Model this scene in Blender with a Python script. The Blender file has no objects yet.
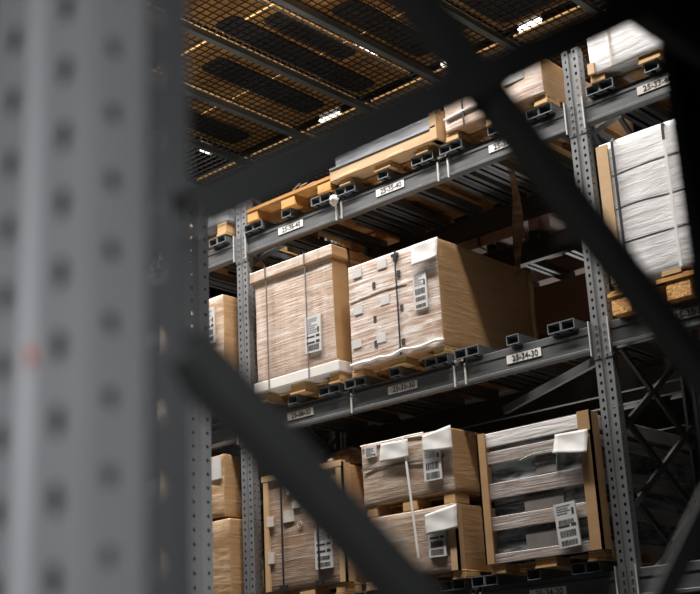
import bpy, bmesh, math, random
from mathutils import Vector, Matrix, noise

random.seed(7)
SC = bpy.context.scene
COL = SC.collection

# ------------------------------------------------------------------ camera
# heights below are measured from the lens; the floor lies 1.5 m under it
FLOOR = -1.5
YAW, PITCH, ROLL = 0.72578, 0.31484, -0.05044
CAM = Vector((3.663, -6.288, 0.0))
fw = Vector((-math.sin(YAW) * math.cos(PITCH), math.cos(YAW) * math.cos(PITCH), math.sin(PITCH)))
rt = fw.cross(Vector((0, 0, 1))).normalized()
up = rt.cross(fw)
r2 = rt * math.cos(ROLL) + up * math.sin(ROLL)
u2 = up * math.cos(ROLL) - rt * math.sin(ROLL)
cd = bpy.data.cameras.new('camera')
cam = bpy.data.objects.new('camera', cd)
COL.objects.link(cam)
cam.matrix_world = Matrix(((r2.x, u2.x, -fw.x, CAM.x), (r2.y, u2.y, -fw.y, CAM.y), (r2.z, u2.z, -fw.z, CAM.z), (0, 0, 0, 1)))
cd.sensor_width = 36.0
cd.lens = 36.0 * 1285.8 / 700.0
cd.clip_start = 0.05
cd.dof.use_dof = True
cd.dof.focus_distance = 8.3
cd.dof.aperture_fstop = 3.7
SC.camera = cam

# ------------------------------------------------------------------ world, lamps, exposure
w = bpy.data.worlds.new('world')
SC.world = w
w.use_nodes = True
w.node_tree.nodes['Background'].inputs[0].default_value = (0.75, 0.87, 1.0, 1)
w.node_tree.nodes['Background'].inputs[1].default_value = 0.003


def area(name, loc, aim, sx, sy, power, col):
    l = bpy.data.lights.new(name, 'AREA')
    l.shape = 'RECTANGLE'; l.size = sx; l.size_y = sy; l.energy = power; l.color = col
    o = bpy.data.objects.new(name, l)
    COL.objects.link(o)
    o.location = loc
    d = Vector(aim) - Vector(loc)
    o.rotation_euler = d.to_track_quat('-Z', 'Y').to_euler()
    return o


# rows of high lamps above the aisle in front of the goods
area('aisle_lamps', (-3.4, -1.55, 7.2), (-3.4, -1.2, 0), 10.2, 0.35, 1290, (1.0, 0.965, 0.92))
na = area('near_post_fill', (3.92, -6.95, 0.55), (2.6, -5.9, 0.1), 0.4, 0.4, 5.0, (0.97, 0.985, 1.0))  # added low fill behind the camera, brightens the near post
na.data.spread = math.radians(64)

ul = area('mesh_uplight_fill', (-2.8, -2.1, -1.3), (-2.8, 0.75, 5.6), 5.0, 0.3, 9, (1.0, 0.93, 0.82))  # added unseen uplight to brighten the mesh floor overhead
ul.data.spread = math.radians(38)
area('back_rack_fill', (-2.6, 4.2, 1.7), (-1.4, 1.9, 3.3), 1.0, 0.6, 22, (1.0, 0.96, 0.9))  # added unseen light for the channels of the back rack
pl = area('facing_post_fill', (2.4, -4.3, -1.0), (0.2, -3.25, 0.7), 0.3, 0.3, 5, (1.0, 0.98, 0.95))  # added unseen light on the perforated post across the aisle
pl.data.spread = math.radians(50)

SC.view_settings.view_transform = 'Standard'
SC.view_settings.look = 'None'
SC.view_settings.gamma = 1.0
SC.view_settings.use_curve_mapping = False
SC.view_settings.exposure = 0.0


# ------------------------------------------------------------------ materials
def mat(name, col, rough=0.6, metal=0.0, var=0.0, scale=(6, 6, 6), var_col=None, bump=0.0, spec=0.5, detail=4.0, lo=0.35, hi=0.7):
    m = bpy.data.materials.new(name)
    m.use_nodes = True
    nt = m.node_tree
    b = nt.nodes['Principled BSDF']
    b.inputs['Base Color'].default_value = (*col, 1)
    b.inputs['Roughness'].default_value = rough
    b.inputs['Metallic'].default_value = metal
    b.inputs['Specular IOR Level'].default_value = spec
    if var_col is not None or var or bump:
        tc = nt.nodes.new('ShaderNodeTexCoord')
        mp = nt.nodes.new('ShaderNodeMapping')
        mp.inputs['Scale'].default_value = scale
        nt.links.new(tc.outputs['Object'], mp.inputs[0])
        n = nt.nodes.new('ShaderNodeTexNoise')
        n.inputs['Scale'].default_value = 1.0
        n.inputs['Detail'].default_value = detail
        n.inputs['Roughness'].default_value = 0.6
        nt.links.new(mp.outputs[0], n.inputs['Vector'])
        r = nt.nodes.new('ShaderNodeValToRGB')
        r.color_ramp.elements[0].position = lo
        r.color_ramp.elements[1].position = hi
        r.color_ramp.elements[0].color = (*col, 1)
        vc = var_col if var_col is not None else tuple(c * (1 - var) for c in col)
        r.color_ramp.elements[1].color = (*vc, 1)
        nt.links.new(n.outputs['Fac'], r.inputs[0])
        nt.links.new(r.outputs[0], b.inputs['Base Color'])
        if bump:
            bp = nt.nodes.new('ShaderNodeBump')
            bp.inputs['Strength'].default_value = bump
            bp.inputs['Distance'].default_value = 0.02
            nt.links.new(n.outputs['Fac'], bp.inputs['Height'])
            nt.links.new(bp.outputs[0], b.inputs['Normal'])
    return m


def film(name, base, base2, streak, amount, fine=60.0, rough=0.38, tilt=0.05, blot=(3.0, 3.0, 5.0)):
    """goods seen through stretched plastic film: the goods' colour, with film folds and their glare painted as whitish near level streaks"""
    m = bpy.data.materials.new(name)
    m.use_nodes = True
    nt = m.node_tree
    L = nt.links.new
    b = nt.nodes['Principled BSDF']
    b.inputs['Roughness'].default_value = rough
    b.inputs['Coat Weight'].default_value = 0.25
    b.inputs['Coat Roughness'].default_value = 0.25
    tc = nt.nodes.new('ShaderNodeTexCoord')

    def nz(scale, rot, det, lo, hi, dist=0.0):
        mp = nt.nodes.new('ShaderNodeMapping')
        mp.inputs['Scale'].default_value = scale
        mp.inputs['Rotation'].default_value = rot
        L(tc.outputs['Object'], mp.inputs[0])
        n = nt.nodes.new('ShaderNodeTexNoise')
        n.inputs['Scale'].default_value = 1.0
        n.inputs['Detail'].default_value = det
        n.inputs['Roughness'].default_value = 0.62
        n.inputs['Distortion'].default_value = dist
        L(mp.outputs[0], n.inputs['Vector'])
        mr = nt.nodes.new('ShaderNodeMapRange')
        mr.inputs[1].default_value = lo
        mr.inputs[2].default_value = hi
        L(n.outputs['Fac'], mr.inputs[0])
        return mr.outputs[0]

    def mixc(f, a, c):
        x = nt.nodes.new('ShaderNodeMix')
        x.data_type = 'RGBA'
        for s, v in ((0, f), (6, a), (7, c)):
            if hasattr(v, 'is_output'):
                L(v, x.inputs[s])
            elif isinstance(v, tuple):
                x.inputs[s].default_value = (*v, 1)
            else:
                x.inputs[s].default_value = v
        return x.outputs[2]

    def mul(a, k):
        x = nt.nodes.new('ShaderNodeMath')
        x.operation = 'MULTIPLY'
        L(a, x.inputs[0])
        if hasattr(k, 'is_output'):
            L(k, x.inputs[1])
        else:
            x.inputs[1].default_value = k
        return x.outputs[0]

    big = nz(blot, (0, 0, 0), 3, 0.38, 0.66)
    c = mixc(big, base, base2)
    fold = nz((2.2, 2.2, fine), (0, tilt, 0), 5, 0.44, 0.70, 0.4)
    fold2 = nz((5.0, 5.0, fine * 0.35), (0, -tilt * 2, 0), 4, 0.46, 0.62, 0.8)
    patch = nz((2.6, 2.6, 4.5), (0, 0.1, 0), 2, 0.30, 0.72)
    c = mixc(mul(fold, amount), c, streak)
    c = mixc(mul(mul(fold2, patch), amount), c, streak)
    L(c, b.inputs['Base Color'])
    bp = nt.nodes.new('ShaderNodeBump')
    bp.inputs['Strength'].default_value = 0.22
    bp.inputs['Distance'].default_value = 0.012
    L(fold, bp.inputs['Height'])
    L(bp.outputs[0], b.inputs['Normal'])
    return m


def glow(name, col, s):
    m = bpy.data.materials.new(name)
    m.use_nodes = True
    b = m.node_tree.nodes['Principled BSDF']
    b.inputs['Emission Color'].default_value = (*col, 1)
    b.inputs['Emission Strength'].default_value = s
    return m


M = {}
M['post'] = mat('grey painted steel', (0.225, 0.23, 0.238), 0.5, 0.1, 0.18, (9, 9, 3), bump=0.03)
M['post_shaded'] = mat('shaded grey painted steel', (0.075, 0.08, 0.08), 0.5, 0.1, 0.2, (9, 9, 3))  # darker copy of the post paint, back rack shade put in its colour
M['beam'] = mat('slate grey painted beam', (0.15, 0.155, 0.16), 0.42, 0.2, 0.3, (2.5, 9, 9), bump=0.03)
M['beam_shaded'] = mat('shaded grey beam', (0.05, 0.052, 0.055), 0.5, 0.1, 0.3, (2.5, 9, 9))  # beam paint darkened, the shade inside the racks is in the colour
M['galv'] = mat('galvanised steel', (0.15, 0.165, 0.175), 0.45, 0.2, 0.35, (14, 14, 14), detail=6)
M['rim'] = mat('lit channel rim', (0.24, 0.26, 0.27), 0.45, 0.2, 0.3, (20, 20, 20))  # brighter than the channel: light caught on its edges, put in colour
M['plate'] = mat('pale worn plate', (0.62, 0.62, 0.58), 0.5, 0.1, 0.25, (30, 30, 30))
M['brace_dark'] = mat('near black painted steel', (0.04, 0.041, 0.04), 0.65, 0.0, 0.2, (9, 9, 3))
M['post_blackened'] = mat('post steel blackened for shade', (0.02, 0.021, 0.02), 0.7)  # second post of the near frame, its shade put into the colour
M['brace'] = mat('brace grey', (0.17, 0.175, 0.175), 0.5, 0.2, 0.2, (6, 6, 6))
M['rivet'] = mat('brass rivet', (0.30, 0.29, 0.24), 0.45, 0.4)
M['card'] = mat('brown cardboard', (0.46, 0.27, 0.125), 0.7, 0, 0, (3, 3, 7), (0.38, 0.215, 0.095), 0.04)
M['card_light'] = mat('light cardboard', (0.60, 0.40, 0.22), 0.65, 0, 0, (4, 4, 9), (0.52, 0.33, 0.17), 0.04)
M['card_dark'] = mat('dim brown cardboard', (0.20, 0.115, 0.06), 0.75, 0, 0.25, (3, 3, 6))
M['wood'] = mat('pallet timber', (0.62, 0.40, 0.19), 0.75, 0, 0, (3, 3, 30), (0.48, 0.28, 0.12), 0.08)
M['wood_orange'] = mat('orange pallet timber', (0.72, 0.37, 0.11), 0.75, 0, 0, (5, 5, 26), (0.50, 0.23, 0.06), 0.1)
M['chip'] = mat('pressed chip block', (0.85, 0.46, 0.15), 0.8, 0, 0, (70, 70, 70), (0.38, 0.17, 0.045), 0.25, detail=2)
M['paper'] = mat('white paper', (0.62, 0.60, 0.585), 0.6, 0, 0.10, (12, 12, 12))
M['tray_white'] = mat('white foam tray', (0.80, 0.77, 0.73), 0.6, 0, 0.1, (5, 5, 9))
M['ink'] = mat('black ink', (0.03, 0.03, 0.035), 0.6)
M['grey_ink'] = mat('grey print', (0.33, 0.33, 0.34), 0.6)
M['label'] = mat('location label', (0.66, 0.60, 0.54), 0.6, 0, 0.2, (18, 18, 18))
M['label_bright'] = mat('clean location label', (0.92, 0.89, 0.85), 0.6, 0, 0.06, (18, 18, 18))
M['strap'] = mat('black strapping', (0.03, 0.03, 0.035), 0.4)
M['strap_grey'] = mat('grey strapping under film', (0.17, 0.15, 0.14), 0.4)
M['strap_white'] = mat('white strapping', (0.80, 0.78, 0.76), 0.4)
M['tape'] = mat('clear tape', (0.70, 0.62, 0.55), 0.25, 0, 0.2, (30, 30, 30))
M['board'] = mat('grey brown board', (0.36, 0.29, 0.255), 0.7, 0, 0, (2.2, 6, 24), (0.27, 0.215, 0.19), 0.06)
M['crate_dark'] = mat('dark packed goods', (0.10, 0.115, 0.12), 0.35, 0, 0, (5, 5, 9), (0.03, 0.035, 0.04), 0.1)
M['crate_mid'] = mat('grey packed goods', (0.22, 0.20, 0.185), 0.5, 0, 0.35, (5, 5, 9))
M['green'] = mat('green plastic edge', (0.12, 0.26, 0.17), 0.4)
M['film_a'] = film('film over lidded carton', (0.55, 0.39, 0.295), (0.37, 0.235, 0.155), (0.90, 0.83, 0.78), 0.72, 95, tilt=-0.15, blot=(13.0, 3.0, 1.3))
M['film_b'] = film('film over box stack', (0.38, 0.235, 0.155), (0.55, 0.40, 0.32), (0.93, 0.88, 0.85), 0.95, 48, tilt=-0.08)
M['film_c'] = film('film over brown box', (0.36, 0.235, 0.155), (0.30, 0.195, 0.135), (0.62, 0.52, 0.44), 0.55, 45)
M['film_d'] = film('film over small boxes', (0.42, 0.29, 0.20), (0.36, 0.25, 0.18), (0.74, 0.64, 0.57), 0.65, 38, tilt=0.08)
M['film_slat'] = film('film over crate boards', (0.40, 0.32, 0.285), (0.31, 0.25, 0.22), (0.74, 0.69, 0.66), 0.55, 40, tilt=0.12)
M['film_top'] = film('film over pale crate board', (0.82, 0.77, 0.74), (0.72, 0.67, 0.64), (0.93, 0.91, 0.89), 0.7, 30, tilt=0.1)
M['film_goods'] = film('film over dark goods', (0.085, 0.105, 0.115), (0.03, 0.035, 0.04), (0.62, 0.67, 0.70), 0.85, 22, rough=0.22, tilt=0.15)  # bluish white streaks paint the reflections in the film
M['film_e'] = film('low glare film over card', (0.46, 0.27, 0.13), (0.42, 0.24, 0.11), (0.72, 0.52, 0.34), 0.18, 26)  # mostly side faces: film with less glare painted in
M['film_f'] = film('film over left carton', (0.46, 0.29, 0.16), (0.52, 0.35, 0.21), (0.86, 0.76, 0.68), 0.65, 30)
M['film_g'] = film('shiny film over brown card', (0.44, 0.26, 0.125), (0.36, 0.21, 0.10), (0.88, 0.68, 0.48), 0.5, 16, rough=0.25, tilt=-0.5)  # pale streaks paint the highlights on the film
M['film_w'] = film('white film load', (0.78, 0.765, 0.76), (0.66, 0.645, 0.64), (0.94, 0.93, 0.93), 0.8, 18, tilt=-0.1)
M['film_p'] = film('film over planks', (0.56, 0.39, 0.29), (0.48, 0.33, 0.25), (0.90, 0.82, 0.77), 0.7, 34, tilt=0.14)
M['film_grey'] = film('film over grey sheets', (0.35, 0.35, 0.37), (0.25, 0.25, 0.27), (0.66, 0.67, 0.72), 0.6, 30)
M['film_brown'] = film('film over dark sack', (0.16, 0.085, 0.045), (0.10, 0.055, 0.03), (0.45, 0.32, 0.22), 0.4, 14, rough=0.25)
M['conc'] = mat('concrete', (0.06, 0.059, 0.057), 0.6, 0, 0.3, (1.5, 1.5, 1.5), bump=0.05)
M['wall'] = mat('dark wall cladding', (0.03, 0.03, 0.031), 0.8, 0, 0.2, (0.5, 0.5, 0.5))
M['mesh'] = mat('dark wire', (0.02, 0.019, 0.017), 0.7, 0.0)
M['mezz_beam'] = mat('grey green floor beam', (0.15, 0.17, 0.17), 0.5, 0.1, 0.2, (4, 4, 4))
M['sheet_brown'] = mat('brown fibre board', (0.60, 0.33, 0.10), 0.8, 0, 0, (1.2, 7.0, 6), (0.22, 0.115, 0.035))
M['sheet_dark'] = mat('dark rubber mat', (0.02, 0.02, 0.02), 0.8)
M['red'] = mat('faded red sticker', (0.40, 0.14, 0.12), 0.6)
M['tube'] = glow('fluorescent tube', (1.0, 0.93, 0.84), 7.0)
M['housing'] = mat('lamp housing', (0.5, 0.5, 0.5), 0.5)
M['bluegrey'] = mat('bluish film edge', (0.42, 0.45, 0.50), 0.3)
M['pink_wood'] = mat('pale pinkish wood', (0.50, 0.34, 0.29), 0.7, 0, 0.25, (4, 4, 20))


# ------------------------------------------------------------------ mesh helpers
class MB:
    """collects shapes given in scene coordinates, builds ONE mesh object relative to its thing's base"""

    def __init__(self):
        self.v = []; self.f = []; self.m = []

    def add(self, vs, fs, mi=0):
        o = len(self.v)
        self.v += [tuple(x) for x in vs]
        self.f += [tuple(o + i for i in f) for f in fs]
        self.m += [mi] * len(fs)

    def box(self, x0, x1, y0, y1, z0, z1, mi=0):
        vs = [(x0, y0, z0), (x1, y0, z0), (x1, y1, z0), (x0, y1, z0), (x0, y0, z1), (x1, y0, z1), (x1, y1, z1), (x0, y1, z1)]
        self.add(vs, [(0, 3, 2, 1), (4, 5, 6, 7), (0, 1, 5, 4), (1, 2, 6, 5), (2, 3, 7, 6), (3, 0, 4, 7)], mi)
        return self

    def bar(self, p, q, wid, hgt, side, mi=0):
        """rectangular bar from p to q; wid across 'side', hgt across the third direction"""
        p = Vector(p); q = Vector(q)
        d = (q - p).normalized()
        s = Vector(side); s = (s - d * s.dot(d)).normalized()
        t = d.cross(s)
        c = [(-1, -1), (1, -1), (1, 1), (-1, 1)]
        vs = [p + s * a * wid / 2 + t * b * hgt / 2 for a, b in c] + [q + s * a * wid / 2 + t * b * hgt / 2 for a, b in c]
        self.add(vs, [(0, 1, 2, 3), (7, 6, 5, 4), (0, 4, 5, 1), (1, 5, 6, 2), (2, 6, 7, 3), (3, 7, 4, 0)], mi)
        return self

    def channel(self, p, q, wid, dep, side, thick=0.003, mi=0):
        """C section: a web wid wide, two flanges dep deep pointing along 'side'"""
        p = Vector(p); q = Vector(q)
        d = (q - p).normalized()
        s = Vector(side); s = (s - d * s.dot(d)).normalized()
        t = d.cross(s)
        self.bar(p, q, thick, wid, s, mi)
        for k in (-1, 1):
            o = t * k * (wid / 2 - thick / 2) + s * dep / 2
            self.bar(p + o, q + o, dep, thick, s, mi)
        return self

    def quad(self, a, b, c, d, mi=0):
        self.add([a, b, c, d], [(0, 1, 2, 3)], mi)
        return self

    def tube(self, pts, r, n=8, mi=0):
        pts = [Vector(p) for p in pts]
        rings = []
        for i, p in enumerate(pts):
            d = (pts[min(i + 1, len(pts) - 1)] - pts[max(i - 1, 0)]).normalized()
            a = Vector((0, 0, 1)) if abs(d.z) < 0.9 else Vector((1, 0, 0))
            s = d.cross(a).normalized(); t = d.cross(s)
            rings.append([p + (s * math.cos(2 * math.pi * k / n) + t * math.sin(2 * math.pi * k / n)) * r for k in range(n)])
        vs = [v for g in rings for v in g]
        fs = []
        for i in range(len(pts) - 1):
            for k in range(n):
                fs.append((i * n + k, i * n + (k + 1) % n, (i + 1) * n + (k + 1) % n, (i + 1) * n + k))
        fs.append(tuple(range(n - 1, -1, -1)))
        fs.append(tuple((len(pts) - 1) * n + k for k in range(n)))
        self.add(vs, fs, mi)
        return self

    def build(self, name, mats, parent=None, origin=None, smooth=False):
        if not isinstance(mats, (list, tuple)):
            mats = [mats]
        base = Vector((0, 0, 0))
        if parent is not None:
            base = root_loc(parent)
        elif origin is not None:
            base = Vector(origin)
        me = bpy.data.meshes.new(name)
        me.from_pydata([(x - base.x, y - base.y, z - base.z) for x, y, z in self.v], [], self.f)
        for m in mats:
            me.materials.append(m)
        for p, i in zip(me.polygons, self.m):
            p.material_index = i
            p.use_smooth = smooth
        me.update()
        o = bpy.data.objects.new(name, me)
        COL.objects.link(o)
        if parent is not None:
            o.parent = parent
        elif origin is not None:
            o.location = origin
        return o


def root_loc(o):
    l = Vector(o.location)
    while o.parent is not None:
        o = o.parent
        l = l + Vector(o.location)
    return l


def thing(name, label, cat, loc, group=None):
    o = bpy.data.objects.new(name, None)
    o.empty_display_size = 0.1
    COL.objects.link(o)
    o.location = loc
    return tag(o, label, cat, group)


def tag(o, label, cat, group=None):
    o['label'] = label
    o['category'] = cat
    if group:
        o['group'] = group
    return o


def structure(o):
    o['kind'] = 'structure'
    return o


def copy_thing(src, loc, label, group=None, scale=None):
    r = src.copy()
    COL.objects.link(r)
    r.location = loc
    r['label'] = label
    if scale:
        r.scale = scale
    if group:
        r['group'] = group
    for ch in src.children:
        c = ch.copy(); COL.objects.link(c); c.parent = r
        for g in ch.children:
            d = g.copy(); COL.objects.link(d); d.parent = c
    return r


def bevel(o, wd=0.006, seg=2):
    b = o.modifiers.new('bevel', 'BEVEL')
    b.width = wd; b.segments = seg; b.limit_method = 'ANGLE'; b.angle_limit = 0.9
    return o


def soft_box(name, x0, x1, y0, y1, z0, z1, mats, parent, amp=0.008, n=10, seed=0.0, front=1, taper=0.0, smooth=True, flare=None):
    """a packed load: a box whose faces bulge and ripple a little. mats[0] all sides, mats[front] the face towards the aisle (-Y)"""
    base = root_loc(parent)
    bm = bmesh.new()
    bmesh.ops.create_cube(bm, size=1.0)
    bmesh.ops.subdivide_edges(bm, edges=bm.edges[:], cuts=n, use_grid_fill=True)
    sx, sy, sz = x1 - x0, y1 - y0, z1 - z0
    for f in bm.faces:
        f.material_index = front if (f.normal.y < -0.5 and len(mats) > front) else 0
        f.smooth = smooth
    for v in bm.verts:
        c = v.co.copy()
        inx = 1 - abs(c.x * 2) ** 4; iny = 1 - abs(c.y * 2) ** 4; inz = 1 - abs(c.z * 2) ** 4
        p = Vector((c.x * sx, c.y * sy, c.z * sz))
        q = p * 3.1 + Vector((seed, seed * 2, seed * 3))
        k = 1 + taper * (c.z + 0.5)
        d = Vector((noise.noise(q), noise.noise(q + Vector((9, 0, 0))), noise.noise(q + Vector((0, 9, 0))))) * amp
        if abs(c.y) > 0.499:
            d.y += math.copysign(amp * 0.8 * inx * inz, c.y)
        if abs(c.x) > 0.499:
            d.x += math.copysign(amp * 0.8 * iny * inz, c.x)
        if c.z < -0.499:
            d.z = 0
        v.co = Vector(((x0 + x1) / 2 + p.x * k, (y0 + y1) / 2 + p.y, (z0 + z1) / 2 + p.z)) + d - base
    me = bpy.data.meshes.new(name)
    bm.to_mesh(me); bm.free()
    for m in mats:
        me.materials.append(m)
    o = bpy.data.objects.new(name, me)
    COL.objects.link(o)
    o.parent = parent
    b = o.modifiers.new('bevel', 'BEVEL')
    b.width = 0.007; b.segments = 2; b.limit_method = 'ANGLE'; b.angle_limit = 0.9
    return o


def decal(parent, name, x0, x1, z0, z1, y, m, lift=0.004, tilt=0.0, label=None):
    """a thin rectangle stuck on a face towards the aisle"""
    b = MB()
    cx, cz = (x0 + x1) / 2, (z0 + z1) / 2
    c, s = math.cos(tilt), math.sin(tilt)
    def P(x, z, yy):
        dx, dz = x - cx, z - cz
        return (cx + dx * c - dz * s, yy, cz + dx * s + dz * c)
    f, k = y - lift, y + 0.004
    vs = [P(x0, z0, f), P(x1, z0, f), P(x1, z0, k), P(x0, z0, k), P(x0, z1, f), P(x1, z1, f), P(x1, z1, k), P(x0, z1, k)]
    b.add(vs, [(0, 3, 2, 1), (4, 5, 6, 7), (0, 1, 5, 4), (1, 2, 6, 5), (2, 3, 7, 6), (3, 0, 4, 7)])
    o = b.build(name, m, parent)
    if label:
        o['label'] = label
    return o


def ship_label(parent, x0, x1, z0, z1, y, tilt=0.0, rows=None, seed=1, lift=0.010):
    """white shipping label: print lines above, black bar codes below, all one printed sheet"""
    rd = random.Random(seed)
    b = MB()
    cx, cz = (x0 + x1) / 2, (z0 + z1) / 2
    c, s = math.cos(tilt), math.sin(tilt)
    W, H = x1 - x0, z1 - z0
    def rect(u0, u1, v0, v1, yy, mi, thick=0.0015):
        vs = []
        for q in (yy, yy + thick):
            for (u, v) in ((u0, v0), (u1, v0), (u1, v1), (u0, v1)):
                dx, dz = (u - 0.5) * W, (v - 0.5) * H
                vs.append((cx + dx * c - dz * s, q, cz + dx * s + dz * c))
        b.add(vs, [(0, 1, 2, 3), (7, 6, 5, 4), (0, 4, 5, 1), (1, 5, 6, 2), (2, 6, 7, 3), (3, 7, 4, 0)], mi)
    f = y - lift
    rect(0, 1, 0, 1, f, 0, lift + 0.002)
    for (v0, v1, kind) in (rows or [(0.06, 0.18, 'bars'), (0.24, 0.38, 'bars'), (0.45, 0.50, 'dark'), (0.55, 0.92, 'text')]):
        if kind == 'bars':
            u = 0.14
            while u < 0.86:
                wd = rd.choice((0.02, 0.035, 0.05))
                rect(u, min(u + wd, 0.88), v0, v1, f - 0.0012, 1)
                u += wd + rd.choice((0.02, 0.03))
        elif kind == 'dark':
            rect(0.1, 0.62, v0, v1, f - 0.0012, 1); rect(0.7, 0.92, v0, v1 + 0.02, f - 0.0012, 1)
        else:
            v = v1
            while v - 0.035 > v0:
                h = rd.choice((0.022, 0.03, 0.04))
                rect(0.10, 0.10 + rd.uniform(0.3, 0.78), v - h, v, f - 0.0012, 2)
                v -= h + 0.03
            rect(0.80, 0.90, v0 + 0.02, v0 + 0.16, f - 0.0012, 1)
    return b.build('shipping_label', [M['paper'], M['ink'], M['grey_ink']], parent)


def paper_sheet(parent, c00, c10, c11, c01, y, curl=0.03, fold=0.0, label=None):
    """a loose sheet, corners (x,z) bottom-left, bottom-right, top-right, top-left, its lower edge curling off the face"""
    b = MB()
    N = 9
    vs = []
    for j in range(N):
        t = j / (N - 1)
        for i in range(N):
            s = i / (N - 1)
            x = (c00[0] * (1 - s) + c10[0] * s) * (1 - t) + (c01[0] * (1 - s) + c11[0] * s) * t
            z = (c00[1] * (1 - s) + c10[1] * s) * (1 - t) + (c01[1] * (1 - s) + c11[1] * s) * t
            yy = y - 0.016 - curl * (1 - t) ** 2 - 0.006 * math.sin(s * 7 + t * 3) * (1 - abs(2 * t - 1)) - fold * max(0, s - 0.6)
            vs.append((x, yy, z))
    fs = [(j * N + i, j * N + i + 1, (j + 1) * N + i + 1, (j + 1) * N + i) for j in range(N - 1) for i in range(N - 1)]
    b.add(vs, fs)
    o = b.build('paper_sheet', M['paper'], parent, smooth=True)
    so = o.modifiers.new('thickness', 'SOLIDIFY'); so.thickness = 0.0015
    if label:
        o['label'] = label
    return o


def strap(parent, pts, wd=0.014, m=None, side=(1, 0, 0), name='strap'):
    b = MB()
    for p, q in zip(pts[:-1], pts[1:]):
        b.bar(p, q, wd, 0.005, side)
    return b.build(name, m or M['strap'], parent)


# ------------------------------------------------------------------ structure
b = MB(); b.box(-16, 12, -12, 10, FLOOR - 0.2, FLOOR)
structure(b.build('floor', M['conc']))
b = MB(); b.box(-16, 12, 9.8, 10, FLOOR, 9)
structure(b.build('wall_back', M['wall']))
b = MB(); b.box(-16.2, -16, -12, 10, FLOOR, 9)
structure(b.build('wall_left', M['wall']))
b = MB(); b.box(-16.2, 12, -12, 10, 9, 9.2)
structure(b.build('ceiling', M['wall']))

# mezzanine floor over the racks: wire mesh carried by beams that run away from the aisle
MZ = 5.7
b = MB()
pitch = 0.078
x = -9.0
while x <= 1.2:
    b.bar((x, -0.45, MZ), (x, 4.2, MZ), 0.009, 0.009, (1, 0, 0)); x += pitch
y = -0.45
while y <= 4.2:
    b.bar((-9.0, y, MZ - 0.009), (1.2, y, MZ - 0.009), 0.009, 0.009, (0, 1, 0)); y += pitch
o = b.build('mezzanine_mesh_floor', M['mesh'])
structure(o)
for i, bx in enumerate((-8.9, -8.03, -7.17, -6.31, -5.44, -4.60, -3.725, -2.86, -2.01, -1.15, -0.29, 0.57)):
    b = MB()
    b.box(bx - 0.022, bx + 0.022, -0.45, 4.2, MZ - 0.075, MZ - 0.014)
    b.box(bx - 0.03, bx + 0.03, -0.45, 4.2, MZ - 0.081, MZ - 0.073)
    structure(b.build('trim_%d' % (i + 1), M['mezz_beam']))


# ------------------------------------------------------------------ rack parts
def profile(w=0.057, step=0.05, inner=0.043, depth=0.082):
    return [(-0.026, depth), (-inner, depth), (-inner, step + 0.008), (-w, step), (-w, 0.0), (-0.014, 0.0), (-0.009, 0.009),
            (0.009, 0.009), (0.014, 0.0), (w, 0.0), (w, step), (inner, step + 0.008), (inner, depth), (0.026, depth)]


RACK = profile()
FACING = profile(0.0625, 0.05, 0.047, 0.11)
NEAR = [(-0.020, 0.113), (-0.030, 0.113), (-0.056, 0.052), (-0.0625, 0.045), (-0.0625, 0.0), (-0.014, 0.0), (-0.009, 0.009),
        (0.009, 0.009), (0.014, 0.0), (0.0625, 0.0), (0.0625, 0.045), (0.056, 0.052), (0.030, 0.113), (0.020, 0.113)]
# holes: profile segment -> (distance along the segment, height shift, half width, half height)
HOLES = {1: (0.012, 0.012, 0.005, 0.005), 3: (0.032, 0.012, 0.0045, 0.005), 4: (None, 0, 0.0085, 0.0115), 8: (0.018, 0, 0.0085, 0.0115),
         9: (0.018, 0.012, 0.0065, 0.007), 11: (0.012, 0.012, 0.0065, 0.007)}


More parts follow.
